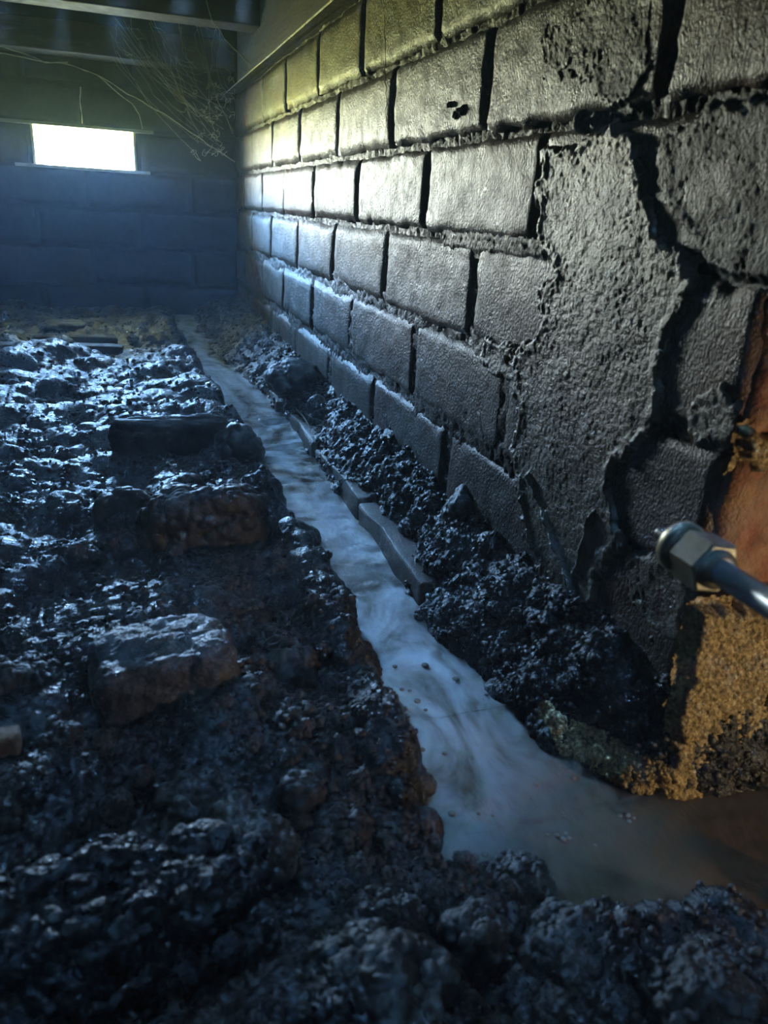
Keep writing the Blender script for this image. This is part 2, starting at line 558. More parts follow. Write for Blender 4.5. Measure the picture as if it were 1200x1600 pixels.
# ------------------------------------------------------------------ bricks
def brick_mesh(o, ux, vx, nx, w, h, nu, nv, seed, rough=1.0, chip=1.0):
    """a brick face of w x h at origin o with rounded, chipped arrises and 45 mm of depth behind it"""
    u = np.concatenate([[0], np.linspace(0, 1, nu), [1]])
    v = np.concatenate([[0], np.linspace(0, 1, nv), [1]])
    uu, vv = np.meshgrid(u, v, indexing='ij')
    back = np.zeros_like(uu, bool)
    back[[0, -1], :] = True
    back[:, [0, -1]] = True
    uu, vv, back = uu.ravel() * w, vv.ravel() * h, back.ravel()
    q = np.stack([uu, vv, np.full_like(uu, seed * 1.37)], 1)
    e_ = np.minimum(np.minimum(uu, w - uu), np.minimum(vv, h - vv))
    du = (0.0022 * vnoise(q * 60, 1) + 0.0012 * vnoise(q * 190, 2)) * chip
    dv = (0.0022 * vnoise(q * 60, 3) + 0.0012 * vnoise(q * 190, 4)) * chip
    r = 0.0045
    rnd = -r * (1 - np.sqrt(np.clip(1 - (1 - np.clip(e_ / r, 0, 1)) ** 2, 0, 1))) * 0.9
    chipd = -0.006 * chip * np.clip(vnoise(q * 45, 8) - 0.35, 0, 1) * (1 - sstep(0.0, 0.016, e_))
    dn = rnd + chipd + rough * (0.0012 * vnoise(q * 22, 5) + 0.0008 * vnoise(q * 70, 6) + 0.0005 * vnoise(q * 210, 7))
    dn = np.where(back, -0.045, dn)
    p = np.asarray(o)[None] + np.outer(uu + du, ux) + np.outer(vv + dv, vx) + np.outer(dn, nx)
    f = grid_faces(nu + 2, nv + 2)
    nn = vnormals(p, f)
    if (nn @ np.asarray(nx)).mean() < 0:
        f = f[:, ::-1]
    return mesh('brick', p, f)


ZJ = [0.603, 0.511, 0.424, 0.340, 0.251, 0.163, 0.077, -0.010]
ROWS = [
    [1.02, 1.80, 2.58, 3.38, 4.116, 4.893, 5.63, 6.40, 6.89],
    [1.02, 1.384, 2.167, 2.966, 3.742, 4.525, 5.294, 6.076, 6.89],
    [1.02, 1.816, 2.587, 3.373, 4.155, 4.923, 5.688, 6.45, 6.89],
    [1.02, 1.37, 2.151, 2.964, 3.762, 4.548, 5.353, 6.10, 6.89],
    [1.02, 1.869, 2.583, 3.39, 4.148, 4.92, 5.644, 6.40, 6.89],
    [1.02, 1.42, 2.234, 3.017, 3.737, 4.52, 5.30, 6.06, 6.89],
    [1.02, 1.86, 2.60, 3.39, 4.15, 4.92, 5.65, 6.40, 6.89]]
Y0W = 1.02 * D
# mortar body of the right wall: its own rough surface shows in every joint
ny_, nz_ = 430, 180
ly = Y0W + 0.010 + (2.13 - Y0W - 0.010) * (np.exp(np.linspace(0, 1.9, ny_)) - 1) / (math.exp(1.9) - 1)
lz = np.linspace(-0.06, 0.605, nz_)
yy, zz = [a.ravel() for a in np.meshgrid(ly, lz, indexing='ij')]
q = np.stack([0 * yy, yy, zz], 1)
low = sstep(0.30, 0.24, zz)
rec = 0.0095 - 0.0050 * low
xx = D + rec - 0.0034 * lumps(q / 0.0048, 3) - 0.0018 * fbm(q * 220, 2, 5) + 0.003 * vnoise(q * 16, 6)
xx = np.maximum(xx, D + 0.0005)
wv = np.stack([xx, yy, zz], 1)
wf = grid_faces(ny_, nz_)
if vnormals(wv, wf)[:, 0].mean() > 0:
    wf = wf[:, ::-1]
# close the body: back, end and top as one strip of quads
bm = bmesh.new()
box_bm(bm, D + 0.016, D + 0.11, Y0W + 0.010, 2.235, -0.06, 0.603)
bmesh.ops.recalc_face_normals(bm, faces=bm.faces)
bm.verts.ensure_lookup_table()
bv = np.array([v_.co[:] for v_ in bm.verts])
bf = np.array([[v_.index for v_ in f_.verts] for f_ in bm.faces])
bm.free()
wv, wf = join([(wv, wf), (bv, bf)])
wall_right = link('wall_right', mesh('wall_right', wv, wf), MORTAR)
tag(wall_right, 'wet brick wall running back from the right side of the picture', kind='structure')
sd = 0
for r_, perps in enumerate(ROWS):
    zt, zb = ZJ[r_], ZJ[r_ + 1]
    for i in range(len(perps) - 1):
        sd += 1
        g0 = random.uniform(0.0005, 0.0026)
        g1 = random.uniform(0.0005, 0.0026)
        if perps[i + 1] < 3.2: g1 += 0.0022
        if perps[i] < 3.2: g0 += 0.0022
        if i == 0: g0 = 0.004
        ya, yb = perps[i] * D + g0, perps[i + 1] * D - g1
        bed = 0.0042 if r_ < 3 else 0.0034
        near = perps[i] < 2.7
        out = random.uniform(-0.0012, 0.0012)
        me = brick_mesh((D + out, ya, zb + bed), (0, 1, 0), (0, 0, 1), (-1, 0, 0), yb - ya, zt - zb - 2 * bed, 40 if near else 20, 16 if near else 9, sd, 1.0, 1.0)
        link('brick', me, BRICK, wall_right)
# the wall's end face: bare orange bricks
for r_ in range(7):
    zt, zb = ZJ[r_], ZJ[r_ + 1]
    for x0, x1 in ((D + 0.0045, D + 0.108),):
        sd += 1
        me = brick_mesh((x0, Y0W - 0.003, zb + 0.0055), (1, 0, 0), (0, 0, 1), (0, -1, 0), x1 - x0, zt - zb - 0.011, 22, 16, sd, 1.0, 1.4)
        b_ = link('brick', me, ORANGE, wall_right)


def coat(name, poly, mat, thick, step, parent, seed, rag=0.010, grit=0.00055, ridges=(), plane='x', base=D, label=None):
    """a patch of render smeared over the bricks, its edge ragged"""
    poly = [tuple(p_) for p_ in poly]
    a0, a1 = min(p_[0] for p_ in poly) - 0.012, max(p_[0] for p_ in poly) + 0.012
    b0, b1 = min(p_[1] for p_ in poly) - 0.012, max(p_[1] for p_ in poly) + 0.012
    na, nb_ = int((a1 - a0) / step) + 2, int((b1 - b0) / step) + 2
    A, Bq = [t.ravel() for t in np.meshgrid(np.linspace(a0, a1, na), np.linspace(b0, b1, nb_), indexing='ij')]
    q = np.stack([A, Bq, np.full_like(A, seed * 0.73)], 1)
    sdv = sdf_poly(np.stack([A, Bq], 1), poly) + rag * (0.6 * vnoise(q * 45, seed) + 0.4 * vnoise(q * 130, seed + 1) + 0.25 * vnoise(q * 320, seed + 2))
    prof = sstep(-0.001, 0.0045, sdv) + 0.25 * np.exp(-((sdv - 0.006) / 0.004) ** 2)
    hgt = thick * prof * (0.80 + 0.25 * fbm(q * 18, 3, seed + 3)) - 0.002
    hgt = hgt + sstep(0.0, 0.004, sdv) * (grit * lumps(q / 0.0030, seed + 5) + 0.0003 * vnoise(q * 500, seed + 6) + 0.0006 * vnoise(q * 70, seed + 7))
    for (pa, pb, wd, ht) in ridges:
        pa, pb = np.array(pa), np.array(pb)
        t = np.clip(((np.stack([A, Bq], 1) - pa) @ (pb - pa)) / ((pb - pa) @ (pb - pa)), 0, 1)
        dd = np.linalg.norm(np.stack([A, Bq], 1) - pa - t[:, None] * (pb - pa), axis=1) + 0.001 * vnoise(q * 120, seed + 15)
        hgt = hgt + ht * np.exp(-(dd / wd) ** 2) * (0.75 + 0.4 * vnoise(q * 90, seed + 16))
    keep = sdv > -0.0035
    if plane == 'x': keep &= A > Y0W + 0.0005
    f = grid_faces(na, nb_)
    f = f[keep[f].all(1)]
    used = np.unique(f)
    mp_ = np.full(len(A), -1)
    mp_[used] = np.arange(len(used))
    if plane == 'x':
        v = np.stack([base - hgt, A, Bq], 1)[used]
        nx = np.array([-1, 0, 0])
    else:
        v = np.stack([A, base - hgt, Bq], 1)[used]
        nx = np.array([0, -1, 0])
    f = mp_[f]
    if (vnormals(v, f) @ nx).mean() < 0:
        f = f[:, ::-1]
    o = link(name, mesh(name, v, f), mat, parent)
    if label: o['label'] = label
    return o


def wpoly(pts):
    return [tuple(on_wall(*p_)[1:]) for p_ in pts]


main = wpoly([(850, 225), (880, 222), (930, 200), (1000, 205), (1008, 262), (1018, 300), (1030, 345), (1060, 390), (1084, 425), (1078, 470), (1058, 510), (1044, 560),
              (1037, 640), (1022, 688), (975, 722), (962, 745), (968, 800), (974, 850), (950, 892), (930, 960), (880, 960), (845, 880), (818, 790), (800, 700), (815, 640),
              (790, 560), (830, 530), (852, 505), (840, 455), (868, 420), (845, 385)])
rid = []
for a_, b_, wd, ht in (((833, 742), (905, 930), 0.0022, 0.006), ((935, 800), (905, 900), 0.002, 0.005), ((822, 780), (845, 880), 0.0016, 0.003), ((800, 545), (830, 470), 0.002, 0.003)):
    rid.append((on_wall(*a_)[1:], on_wall(*b_)[1:], wd, ht))
coat('render_patch', main, COATM, 0.0062, 0.0011, wall_right, 3, ridges=rid, label='gritty grey mortar smeared thickly over the bricks')
coat('render_patch', wpoly([(842, 70), (880, 25), (960, -40), (1030, -60), (1036, 40), (1010, 120), (985, 182), (940, 172), (930, 120), (880, 112), (850, 110)]), SHADECOAT, 0.0032, 0.0011, wall_right, 23, rag=0.014)
coat('render_patch', wpoly([(1036, 205), (1120, 165), (1330, 120), (1330, 430), (1180, 446), (1120, 440), (1080, 380), (1050, 340), (1022, 262)]), SHADECOAT, 0.0036, 0.0011, wall_right, 33, rag=0.007, grit=0.0005)
coat('render_patch', wpoly([(1075, 620), (1130, 600), (1160, 640), (1140, 690), (1085, 700), (1060, 680)]), COATM, 0.0028, 0.0011, wall_right, 43, rag=0.008)
coat('render_patch', wpoly([(985, 880), (1040, 850), (1095, 850), (1075, 1010), (1020, 1010), (990, 960)]), COATM, 0.0030, 0.0012, wall_right, 53, rag=0.010)
coat('render_patch', wpoly([(690, 365), (790, 375), (850, 385), (850, 410), (780, 400), (690, 388)]), MORTAR, 0.002, 0.0012, wall_right, 63, rag=0.004, grit=0.0003)
coat('render_patch', wpoly([(760, 520), (830, 560), (830, 620), (800, 610), (745, 560)]), COATM, 0.0035, 0.0012, wall_right, 73, rag=0.010)
# sandy mortar filling the lowest courses of the end face
coat('sand_mortar', [(D - 0.004, 0.158), (D + 0.125, 0.150), (D + 0.125, 0.02), (D - 0.004, 0.02)], SAND, 0.010, 0.0011, wall_right, 83, rag=0.006, grit=0.0040, plane='y', base=Y0W - 0.003,
     label='coarse golden sand mortar at the foot of the wall end')
coat('sand_mortar', [(D - 0.001, 0.266), (D + 0.115, 0.264), (D + 0.115, 0.236), (D - 0.001, 0.239)], SAND, 0.008, 0.0011, wall_right, 93, rag=0.008, grit=0.0016, plane='y', base=Y0W - 0.002)
# crumbs of mortar stuck on the second course
for px, py, r_ in ((704, 163, 0.0032), (722, 172, 0.0045), (711, 181, 0.003), (910, 190, 0.006)):
    c_ = on_wall(px, py, D - 0.001)
    bm = bmesh.new()
    bmesh.ops.create_icosphere(bm, subdivisions=3, radius=r_)
    for v_ in bm.verts:
        v_.co *= 1 + 0.5 * float(vnoise(np.array(v_.co[:])[None] / r_ * 1.2 + px, 3)[0])
    lm = link('mortar_lump', bm_mesh('mortar_lump', bm, True), MORTAR, wall_right, tuple(c_))
# footing course beside the stream
for i in range(4):
    y0 = 0.575 + i * 0.215
    xa = float(np.interp(y0 + 0.1, YR, XR)) - 0.001
    if i == 4: xa -= 0.002
    zt = FOOT_TOP + 0.6 * float(water_z(y0 + 0.1) - 0.022) - 0.002 * (i % 2)
    bm = bmesh.new()
    box_bm(bm, xa, xa + 0.10, y0 + 0.003, y0 + 0.210, zt - 0.075, zt, 0.003)
    bmesh.ops.subdivide_edges(bm, edges=bm.edges, cuts=5, use_grid_fill=True)
    for v_ in bm.verts:
        c = np.array(v_.co[:])[None]
        v_.co.x += 0.0045 * float(vnoise(c * 45, 3)[0])
        v_.co.z += 0.0040 * float(vnoise(c * 50, 4)[0])
    link('footing_brick', bm_mesh('footing_brick', bm, True), BRICK, wall_right)

# bearer and ant cap over the wall
cap_v = []
bm = bmesh.new()
prof = [(D + 0.11, 0.604), (D - 0.002, 0.604), (D - 0.026, 0.598), (D - 0.027, 0.600), (D - 0.002, 0.607), (D + 0.11, 0.607)]
ys = [Y0W, 0.7, 1.1, 1.5, 1.9, 2.11]
ringv = [[bm.verts.new((x_, y_, z_ + 0.0015 * math.sin(9 * y_ + x_ * 40))) for x_, z_ in prof] for y_ in ys]
for a_, b_ in zip(ringv, ringv[1:]):
    for j in range(len(prof)):
        k_ = (j + 1) % len(prof)
        bm.faces.new((a_[j], a_[k_], b_[k_], b_[j]))
bm.faces.new(ringv[0]); bm.faces.new(ringv[-1][::-1])
link('cap_strip', bm_mesh('cap_strip', bm), MORTAR, wall_right)['label'] = 'narrow projecting cap strip along the wall head'
bearer = box('trim_1', D - 0.010, D + 0.09, Y0W - 0.2, 2.00, 0.608, 0.72, BEARER, bev=0.003)
tag(bearer, 'greenish timber bearer lying along the top of the right wall', kind='structure')

# ------------------------------------------------------------------ back wall with the air vent
bm = bmesh.new()
yb0 = YB + 0.010
box_bm(bm, -1.75, VX0, yb0, YB + 0.115, -0.05, 0.95)
box_bm(bm, VX1, 1.32, yb0, YB + 0.115, -0.05, 0.95)
box_bm(bm, VX0, VX1, yb0, YB + 0.115, -0.05, VZ0)
box_bm(bm, VX0, VX1, yb0, YB + 0.115, VZ1, 0.95)
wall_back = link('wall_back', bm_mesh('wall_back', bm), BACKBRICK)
tag(wall_back, 'dark brick back wall around the bright air vent', kind='structure')
CH = 0.0885
for r_ in range(-5, 3):
    zb = VZ0 + CH * r_
    off = 0.0 if r_ % 2 == 0 else 0.119
    for c_ in range(-7, 3):
        xa = VX0 - 0.005 + off + c_ * 0.24
        xb = xa + 0.24
        if xa > 0.31: continue
        if r_ == 0 and c_ == 0: continue
        xa2, xb2 = max(xa + 0.005, -1.74), min(xb - 0.005, 0.315)
        if xb2 - xa2 < 0.03: continue
        sd += 1
        out = random.uniform(-0.0025, 0.002) + (-0.016 if (r_, c_) == (-3, -1) else 0)
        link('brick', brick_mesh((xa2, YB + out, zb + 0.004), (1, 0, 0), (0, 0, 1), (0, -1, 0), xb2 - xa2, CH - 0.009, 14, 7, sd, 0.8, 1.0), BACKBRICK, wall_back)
vent = link('window_1', None)
tag(vent, 'bright open air vent one brick wide in the dark back wall', kind='structure')
LINER = material('vent_liner', [(0.55, 0.52, 0.42), (0.75, 0.72, 0.6)], 60, (0.6, 0.8))
for nm, a_ in (('side_liner', (VX0, VX0 + 0.006, YB - 0.004, YB + 0.112, VZ0 + 0.003, VZ1 - 0.003)), ('side_liner', (VX1 - 0.006, VX1, YB - 0.004, YB + 0.112, VZ0 + 0.003, VZ1 - 0.003)),
               ('sill_strip', (VX0 - 0.04, VX1 + 0.03, YB - 0.010, YB + 0.112, VZ0 - 0.004, VZ0 + 0.003)), ('lintel_strip', (VX0 - 0.075, VX1 + 0.042, YB - 0.010, YB + 0.112, VZ1 - 0.003, VZ1 + 0.004))):
    box(nm, *a_, LINER, vent, bev=0.0008)
# remains of the vent mesh clinging to both sides
for s_ in (0, 1):
    parts = []
    x_a = VX0 + 0.010 if s_ == 0 else VX1 - 0.028
    for i in range(4 if s_ == 0 else 7):
        xw = x_a + i * 0.003
        parts.append(tube([(xw, YB + 0.06, VZ0 + 0.003), (xw + 0.001, YB + 0.061, VZ1 - 0.003)], 0.0005, 4))
    for j in range(24):
        zw = VZ0 + 0.005 + j * 0.0035
        parts.append(tube([(x_a - 0.004, YB + 0.06, zw), (x_a + (0.010 if s_ == 0 else 0.022) + random.uniform(-0.003, 0.003), YB + 0.06, zw)], 0.0005, 4))
    v, f = join(parts)
    link('wire_mesh', mesh('wire_mesh', v, f), STEEL, vent)['kind'] = 'stuff'

# ------------------------------------------------------------------ rest of the shell
ceiling = link('ceiling', None)
tag(ceiling, 'dark floorboards and joists overhead', kind='structure')
for i in range(27):
    x0 = -1.75 + i * 0.112
    box('floorboard', x0 + 0.001, x0 + 0.110, -0.75, 2.25, 0.90 + 0.001 * (i % 3), 0.93, DARKWOOD, ceiling)
def joist(y0, y1, z0, z1, mat, x1=0.30):
    bm = bmesh.new()
    box_bm(bm, -1.72, x1, y0, y1, z0, z1, 0.003)
    return link('joist', bm_mesh('joist', bm), mat, ceiling)
joist(1.70, 1.775, 0.674, 0.90, TIMBER, 0.299)
joist(1.05, 1.10, 0.735, 0.90, TIMBER, 0.299)
joist(2.03, 2.118, 0.640, 0.700, TIMBER, 0.299)
for nm, a_ in (('wall_left', (-1.80, -1.72, -0.75, 2.25, -0.1, 0.95)), ('wall_front', (-1.75, 1.30, -0.75, -0.68, -0.1, 0.95)), ('wall_side', (1.25, 1.32, -0.75, 2.25, -0.1, 0.95)), ):
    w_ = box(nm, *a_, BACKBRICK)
    tag(w_, kind='structure', label={'wall_left': 'dark side wall far to the left of the mud field', 'wall_front': 'dark wall behind the viewpoint', 'wall_side': 'dark wall beyond the opening at the right'}[nm])
g_ = box('floor_slab', -1.80, 1.32, -0.75, 2.25, -0.16, -0.10, DARKWOOD)
tag(g_, 'solid ground under the mud', kind='structure')
w_ = box('wall_divider', 0.41, 1.25, 1.10, 1.16, -0.1, 0.95, BACKBRICK)
tag(w_, 'dark wall closing the space behind the right wall', kind='structure')

# ------------------------------------------------------------------ the stream and pool
wy = np.concatenate([np.linspace(0.12, 0.42, 230, endpoint=False), 0.42 + (2.11 - 0.42) * (np.linspace(0, 1, 460) ** 1.5)])
wt = np.linspace(0, 1, 100)
Yg, Tg = np.meshgrid(wy, wt, indexing='ij')
xl_ = np.interp(Yg, YL, XL) - 0.045
xl_ = np.where(Yg < 0.33, np.minimum(xl_, 0.13), xl_)
xr_ = np.interp(Yg, [0, 0.30, 0.312, 0.36, 0.45, 2.2], [0.95, 0.80, 0.330, 0.325, 0.300, 0.300])
xr_ = np.minimum(xr_, np.where(Yg > 0.42, np.interp(Yg, YR, XR) + 0.02, 9))
X_ = (xl_ + (xr_ - xl_) * Tg).ravel()
Y_ = Yg.ravel()
q = np.stack([X_, Y_, 0 * X_], 1)
rap = np.exp(-((Y_ - 1.08) / 0.20) ** 2)
rip = 0.0042 * rap * (vnoise(q * np.array([22, 60, 1]), 2) + 0.6 * vnoise(q * np.array([50, 120, 1]), 3))
rip = rip + 0.0011 * vnoise(q * np.array([30, 34, 1]) + 0.6 * vnoise(q * 15, 8)[:, None], 4) + 0.0005 * vnoise(q * np.array([90, 95, 1]), 5)
swirl = np.exp(-((Y_ - 0.335 - 0.25 * (X_ - 0.2)) / 0.008) ** 2) - 0.8 * np.exp(-((Y_ - 0.32 - 0.25 * (X_ - 0.2)) / 0.007) ** 2)
rip = rip + 0.0009 * swirl * sstep(0.17, 0.2, X_) * sstep(0.32, 0.27, X_)
Z_ = water_z(Y_) + rip
wv = np.stack([X_, Y_, Z_], 1)
wf = grid_faces(len(wy), len(wt))
if vnormals(wv, wf)[:, 2].mean() < 0:
    wf = wf[:, ::-1]
water = link('stream_water', mesh('stream_water', wv, wf), WATER)
tag(water, 'murky brown stream running along the wall into the pool in front', 'water', kind='structure')

# ------------------------------------------------------------------ clods and stones
def ico(sub):
    bm = bmesh.new()
    bmesh.ops.create_icosphere(bm, subdivisions=sub, radius=1)
    bm.verts.ensure_lookup_table()
    v = np.array([v_.co[:] for v_ in bm.verts])
    f = np.array([[x_.index for x_ in f_.verts] for f_ in bm.faces])
    bm.free()
    return v, f


ICO = {s_: ico(s_) for s_ in (2, 3, 4, 5, 6, 7)}


def clod_shape(size, seed, sub, boxy=0.0, lumpy=1.0, low=0.22):
    """a lump with half axes size, in metres"""
    v, f = ICO[sub]
    v = v.copy()
    if boxy:
        pn = 2 + 5 * boxy
        v = v / (np.abs(v) ** pn).sum(1, keepdims=True) ** (1 / pn)
    off = np.array([seed * 3.1, seed * 1.7, seed * 5.3])
    v = v * (1 + low * fbm(v * 1.3 + off, 3, seed))[:, None]
    sz = np.asarray(size)
    v = v * sz
    m_ = float(np.mean(sz))
    nn = vnormals(v, f)
    if (nn * v).sum(1).mean() < 0:
        nn = -nn
        f = f[:, ::-1]
    for cell, amp, k in ((0.55 * m_, 0.22 * m_, 3), (0.26 * m_, 0.11 * m_, 13), (0.12 * m_, 0.055 * m_, 23), (0.07 * m_, 0.028 * m_, 33), (0.038 * m_, 0.015 * m_, 43)):
        if cell < 0.0016: break
        v = v + nn * (amp * lumpy * (lumps((v + off) / cell, seed + k) - 0.3))[:, None]
        nn = vnormals(v, f)
    return v, f


def clod(name, px, py, zc, wpx, hpx, label, cat='clod', mat=None, sub=5, seed=1, boxy=0.0, lumpy=1.0, low=0.22, depth=0.9, tilt=0.0, rest=None):
    c = on_z(px, py, zc)
    dist = float((np.linalg.inv(M) @ (c - CAM))[2])
    sw, sh = wpx / FPX * dist / 2, hpx / FPX * dist / 2
    v, f = clod_shape((sw, sw * depth, sh), seed, 7 if wpx > 300 else (6 if wpx > 95 else max(sub, 5)), boxy, lumpy, low)
    ct, st = math.cos(tilt), math.sin(tilt)
    v = v @ np.array([[ct, -st, 0], [st, ct, 0], [0, 0, 1]]).T
    zmin = v[:, 2].min()
    gz = ground_z(c[0], c[1])
    o = link(name, mesh(name, v - np.array([0, 0, zmin]), f), mat or CLOD, None, (c[0], c[1], c[2] + zmin))
    return tag(o, label, cat)


BIG = [
    # name, px, py, z, w, h, label, extras
    ('stone', 258, 1050, 0.085, 200, 118, 'pale flat-topped angular stone alone in the dark mud', dict(cat='stone', mat=STONE, sub=6, seed=4, boxy=1.0, lumpy=0.6, low=0.14, depth=0.7, tilt=0.12)),
    ('clod', 328, 835, 0.085, 190, 150, 'biggest smooth dark clod beside the stream, shadowed face towards us', dict(sub=6, seed=7, boxy=0.25, lumpy=0.8, depth=0.38)),
    ('clod', 196, 815, 0.085, 92, 100, 'rounded brown clod just left of the biggest dark clod', dict(seed=9, boxy=0.2, lumpy=0.4, depth=0.4)),
    ('clod', 268, 690, 0.09, 165, 74, 'slab-shaped black clod with a thin bright straight top edge', dict(seed=12, boxy=0.9, lumpy=0.25, depth=0.16)),
    ('clod', 372, 700, 0.085, 70, 70, 'crumbly clod on the bank edge opposite the footing bricks', dict(seed=14)),
    ('clod', 462, 850, 0.022, 74, 66, 'dark clod jutting from the left bank over the water', dict(seed=16, lumpy=0.8)),
    ('clod', 500, 968, 0.03, 105, 110, 'knobbly bank clod below the notch in the left bank', dict(seed=18)),
    ('clod', 548, 1045, 0.02, 88, 100, 'jagged black clod hanging at the waterline of the narrow stream', dict(seed=20)),
    ('clod', 455, 1050, 0.06, 84, 84, 'brownish crumbly lump standing right of the pale flat stone', dict(seed=22)),
    ('clod', 570, 1140, 0.03, 96, 130, 'tall dark clod forming the bank where the stream widens', dict(seed=24)),
    ('clod', 470, 1240, 0.07, 74, 62, 'small grey clod with a bluish left side above the near heap', dict(seed=26)),
    ('clod', 628, 1228, 0.025, 92, 70, 'pointed dark clod touching the bend of the stream', dict(seed=28)),
    ('clod', 525, 1310, 0.05, 112, 100, 'round cauliflower clod at the middle of the near heap', dict(seed=30, lumpy=1.2)),
    ('clod', 648, 1300, 0.03, 84, 80, 'crumb-covered clod with a warm lit edge at the water', dict(seed=32)),
    ('clod', 195, 1440, 0.075, 430, 150, 'very large overhanging clod ridge with pale blue glints on top', dict(mat=MUD, sub=6, seed=34, boxy=0.35, lumpy=1.5, depth=0.40)),
    ('clod', 800, 1395, 0.02, 130, 96, 'dark lumpy clod on the near shore of the pool', dict(seed=36, lumpy=1.2)),
    ('clod', 1098, 1478, 0.018, 124, 78, 'clod with a bright blue glint at the pool corner', dict(seed=38)),
    ('clod', 592, 1550, 0.055, 220, 150, 'large blurred peaked clod nearest to the viewpoint', dict(sub=6, seed=40, lumpy=1.1)),
    ('clod', 490, 1580, 0.05, 110, 90, 'blurred low clod left of the large peaked one', dict(seed=42)),
    ('clod', 735, 1475, 0.045, 96, 110, 'brown wedge-shaped clod behind the large peaked one', dict(seed=44, boxy=0.4)),
    ('clod', 1110, 1560, 0.04, 190, 120, 'broad blurred clod in the near right corner of the ground', dict(sub=6, seed=46, lumpy=1.1)),
    ('clod', 890, 1480, 0.035, 150, 90, 'knotted clod between the pool shore and the near heap', dict(seed=48)),
    ('clod', 400, 1330, 0.065, 130, 90, 'frosty looking grey clod behind the big overhanging ridge', dict(seed=50)),
    ('brick_fragment', 14, 1158, 0.085, 34, 40, 'small orange brick fragment among black mud', dict(cat='brick fragment', mat=ORANGE, sub=4, seed=52, boxy=0.8, lumpy=0.2, low=0.1)),
    ('clod', 184, 1262, 0.07, 40, 56, 'small tawny clod lit warm in the dark hollow', dict(sub=5, seed=54, lumpy=1.8)),
    ('clod', 222, 1218, 0.075, 34, 44, 'smaller tawny clod just behind the warm lit one', dict(sub=5, seed=56, lumpy=1.8)),
    ('clod', 735, 805, 0.085, 92, 92, 'tall dark clod leaning on the brick wall, right bank', dict(seed=58, lumpy=0.7)),
    ('clod', 458, 592, 0.095, 84, 56, 'wide black clod at the wall foot far along the right bank', dict(seed=60)),
    ('stone', 496, 640, 0.075, 34, 48, 'pale oval pitted stone on the right bank', dict(cat='stone', mat=STONE, sub=5, seed=62, lumpy=0.3, low=0.08, depth=0.6)),
    ('clod', 250, 494, 0.085, 46, 26, 'low clod by the far end of the stream at the back wall', dict(sub=4, seed=64)),
    ('stone', 100, 512, 0.088, 60, 18, 'flat pale stone lying near the back wall', dict(cat='stone', mat=STONE, sub=4, seed=66, boxy=0.6, lumpy=0.2)),
    ('board', 90, 545, 0.088, 190, 16, 'flat broken board half buried at the far mud, nearer one', dict(cat='board', mat=TIMBER, sub=5, seed=68, boxy=1.0, lumpy=0.1, low=0.06, depth=0.16, tilt=-0.10)),
    ('board', 120, 531, 0.090, 120, 13, 'flat broken board half buried at the far mud, farther one', dict(cat='board', mat=TIMBER, sub=5, seed=70, boxy=1.0, lumpy=0.1, low=0.06, depth=0.18, tilt=-0.05)),
]
for nm, px, py, z_, w_, h_, lab, ex in BIG:
    clod(nm, px, py, z_, w_, h_, lab, **ex)

# countable small clods scattered over both banks, copies of ten shapes
variants = []
for i in range(10):
    s_ = 0.012 * np.array([1, RNG.uniform(0.7, 1.1), RNG.uniform(0.6, 0.9)])
    v, f = clod_shape(s_, 100 + i * 7, 5, 0.0, 1.7, 0.3)
    me = mesh('clod', v, f)
    me.materials.append(CLOD)
    variants.append(bpy.data.objects.new('clod', me))
cv = TP - CAM
inv = cv @ M        # camera axes
pxs, pys = inv[:, 0] / inv[:, 2] * FPX + CX, inv[:, 1] / inv[:, 2] * FPX + CY
vis = (inv[:, 2] > 0.1) & (pxs > -20) & (pxs < 1220) & (pys > 480) & (pys < 1640)


def scatter(count, cond, smin, smax, label, group):
    idx = np.where(cond & vis)[0]
    pick = RNG.choice(idx, size=count, replace=False)
    for i in pick:
        o = variants[RNG.integers(10)].copy()
        COL.objects.link(o)
        s_ = smin * (smax / smin) ** (RNG.random() ** 1.6) / 0.012
        o.scale = (s_, s_, s_)
        o.rotation_euler = (RNG.uniform(-0.4, 0.4), RNG.uniform(-0.4, 0.4), RNG.uniform(0, 6.28))
        o.location = tuple(TP[i] + np.array([0, 0, 0.0012 * s_]))
        tag(o, label, 'clod', group)


scatter(150, (TS == 0) & (TW > 0.9) & (TP[:, 1] > 0.30), 0.0035, 0.014, 'small crumbly black clod lying loose on the mud left of the stream', 'loose clods on the left bank')
scatter(38, (TS == 0) & (TW > 0.9) & (TP[:, 1] <= 0.30), 0.003, 0.010, 'small crumbly clod on the near shore heap in front', 'loose clods on the near heap')
scatter(70, (TS == 1) & (TW > 0.9), 0.003, 0.010, 'small black clod on the soil strip between stream and wall', 'loose clods on the right bank')
# finest crumbs
cidx = np.where((TW > 0.85) & vis & (TP[:, 0] < D + 0.1))[0]
cpick = RNG.choice(cidx, size=7000, replace=False)
v0, f0 = ICO[2]
parts_v, parts_f = [], []
for j, i in enumerate(cpick):
    s_ = 0.0011 * (1 + 2.2 * RNG.random() ** 2) * (0.7 + 0.5 * min(TP[i, 1], 1.0))
    a_ = v0 * (1 + 0.25 * RNG.standard_normal((len(v0), 1))) * s_ * RNG.uniform(0.7, 1.2, 3)
    parts_v.append(a_ + TP[i] + np.array([0, 0, 0.3 * s_]))
    parts_f.append(f0 + j * len(v0))
crumbs = link('soil_crumbs', mesh('soil_crumbs', np.concatenate(parts_v), np.concatenate(parts_f)), CLOD, floor)
crumbs['kind'] = 'stuff'
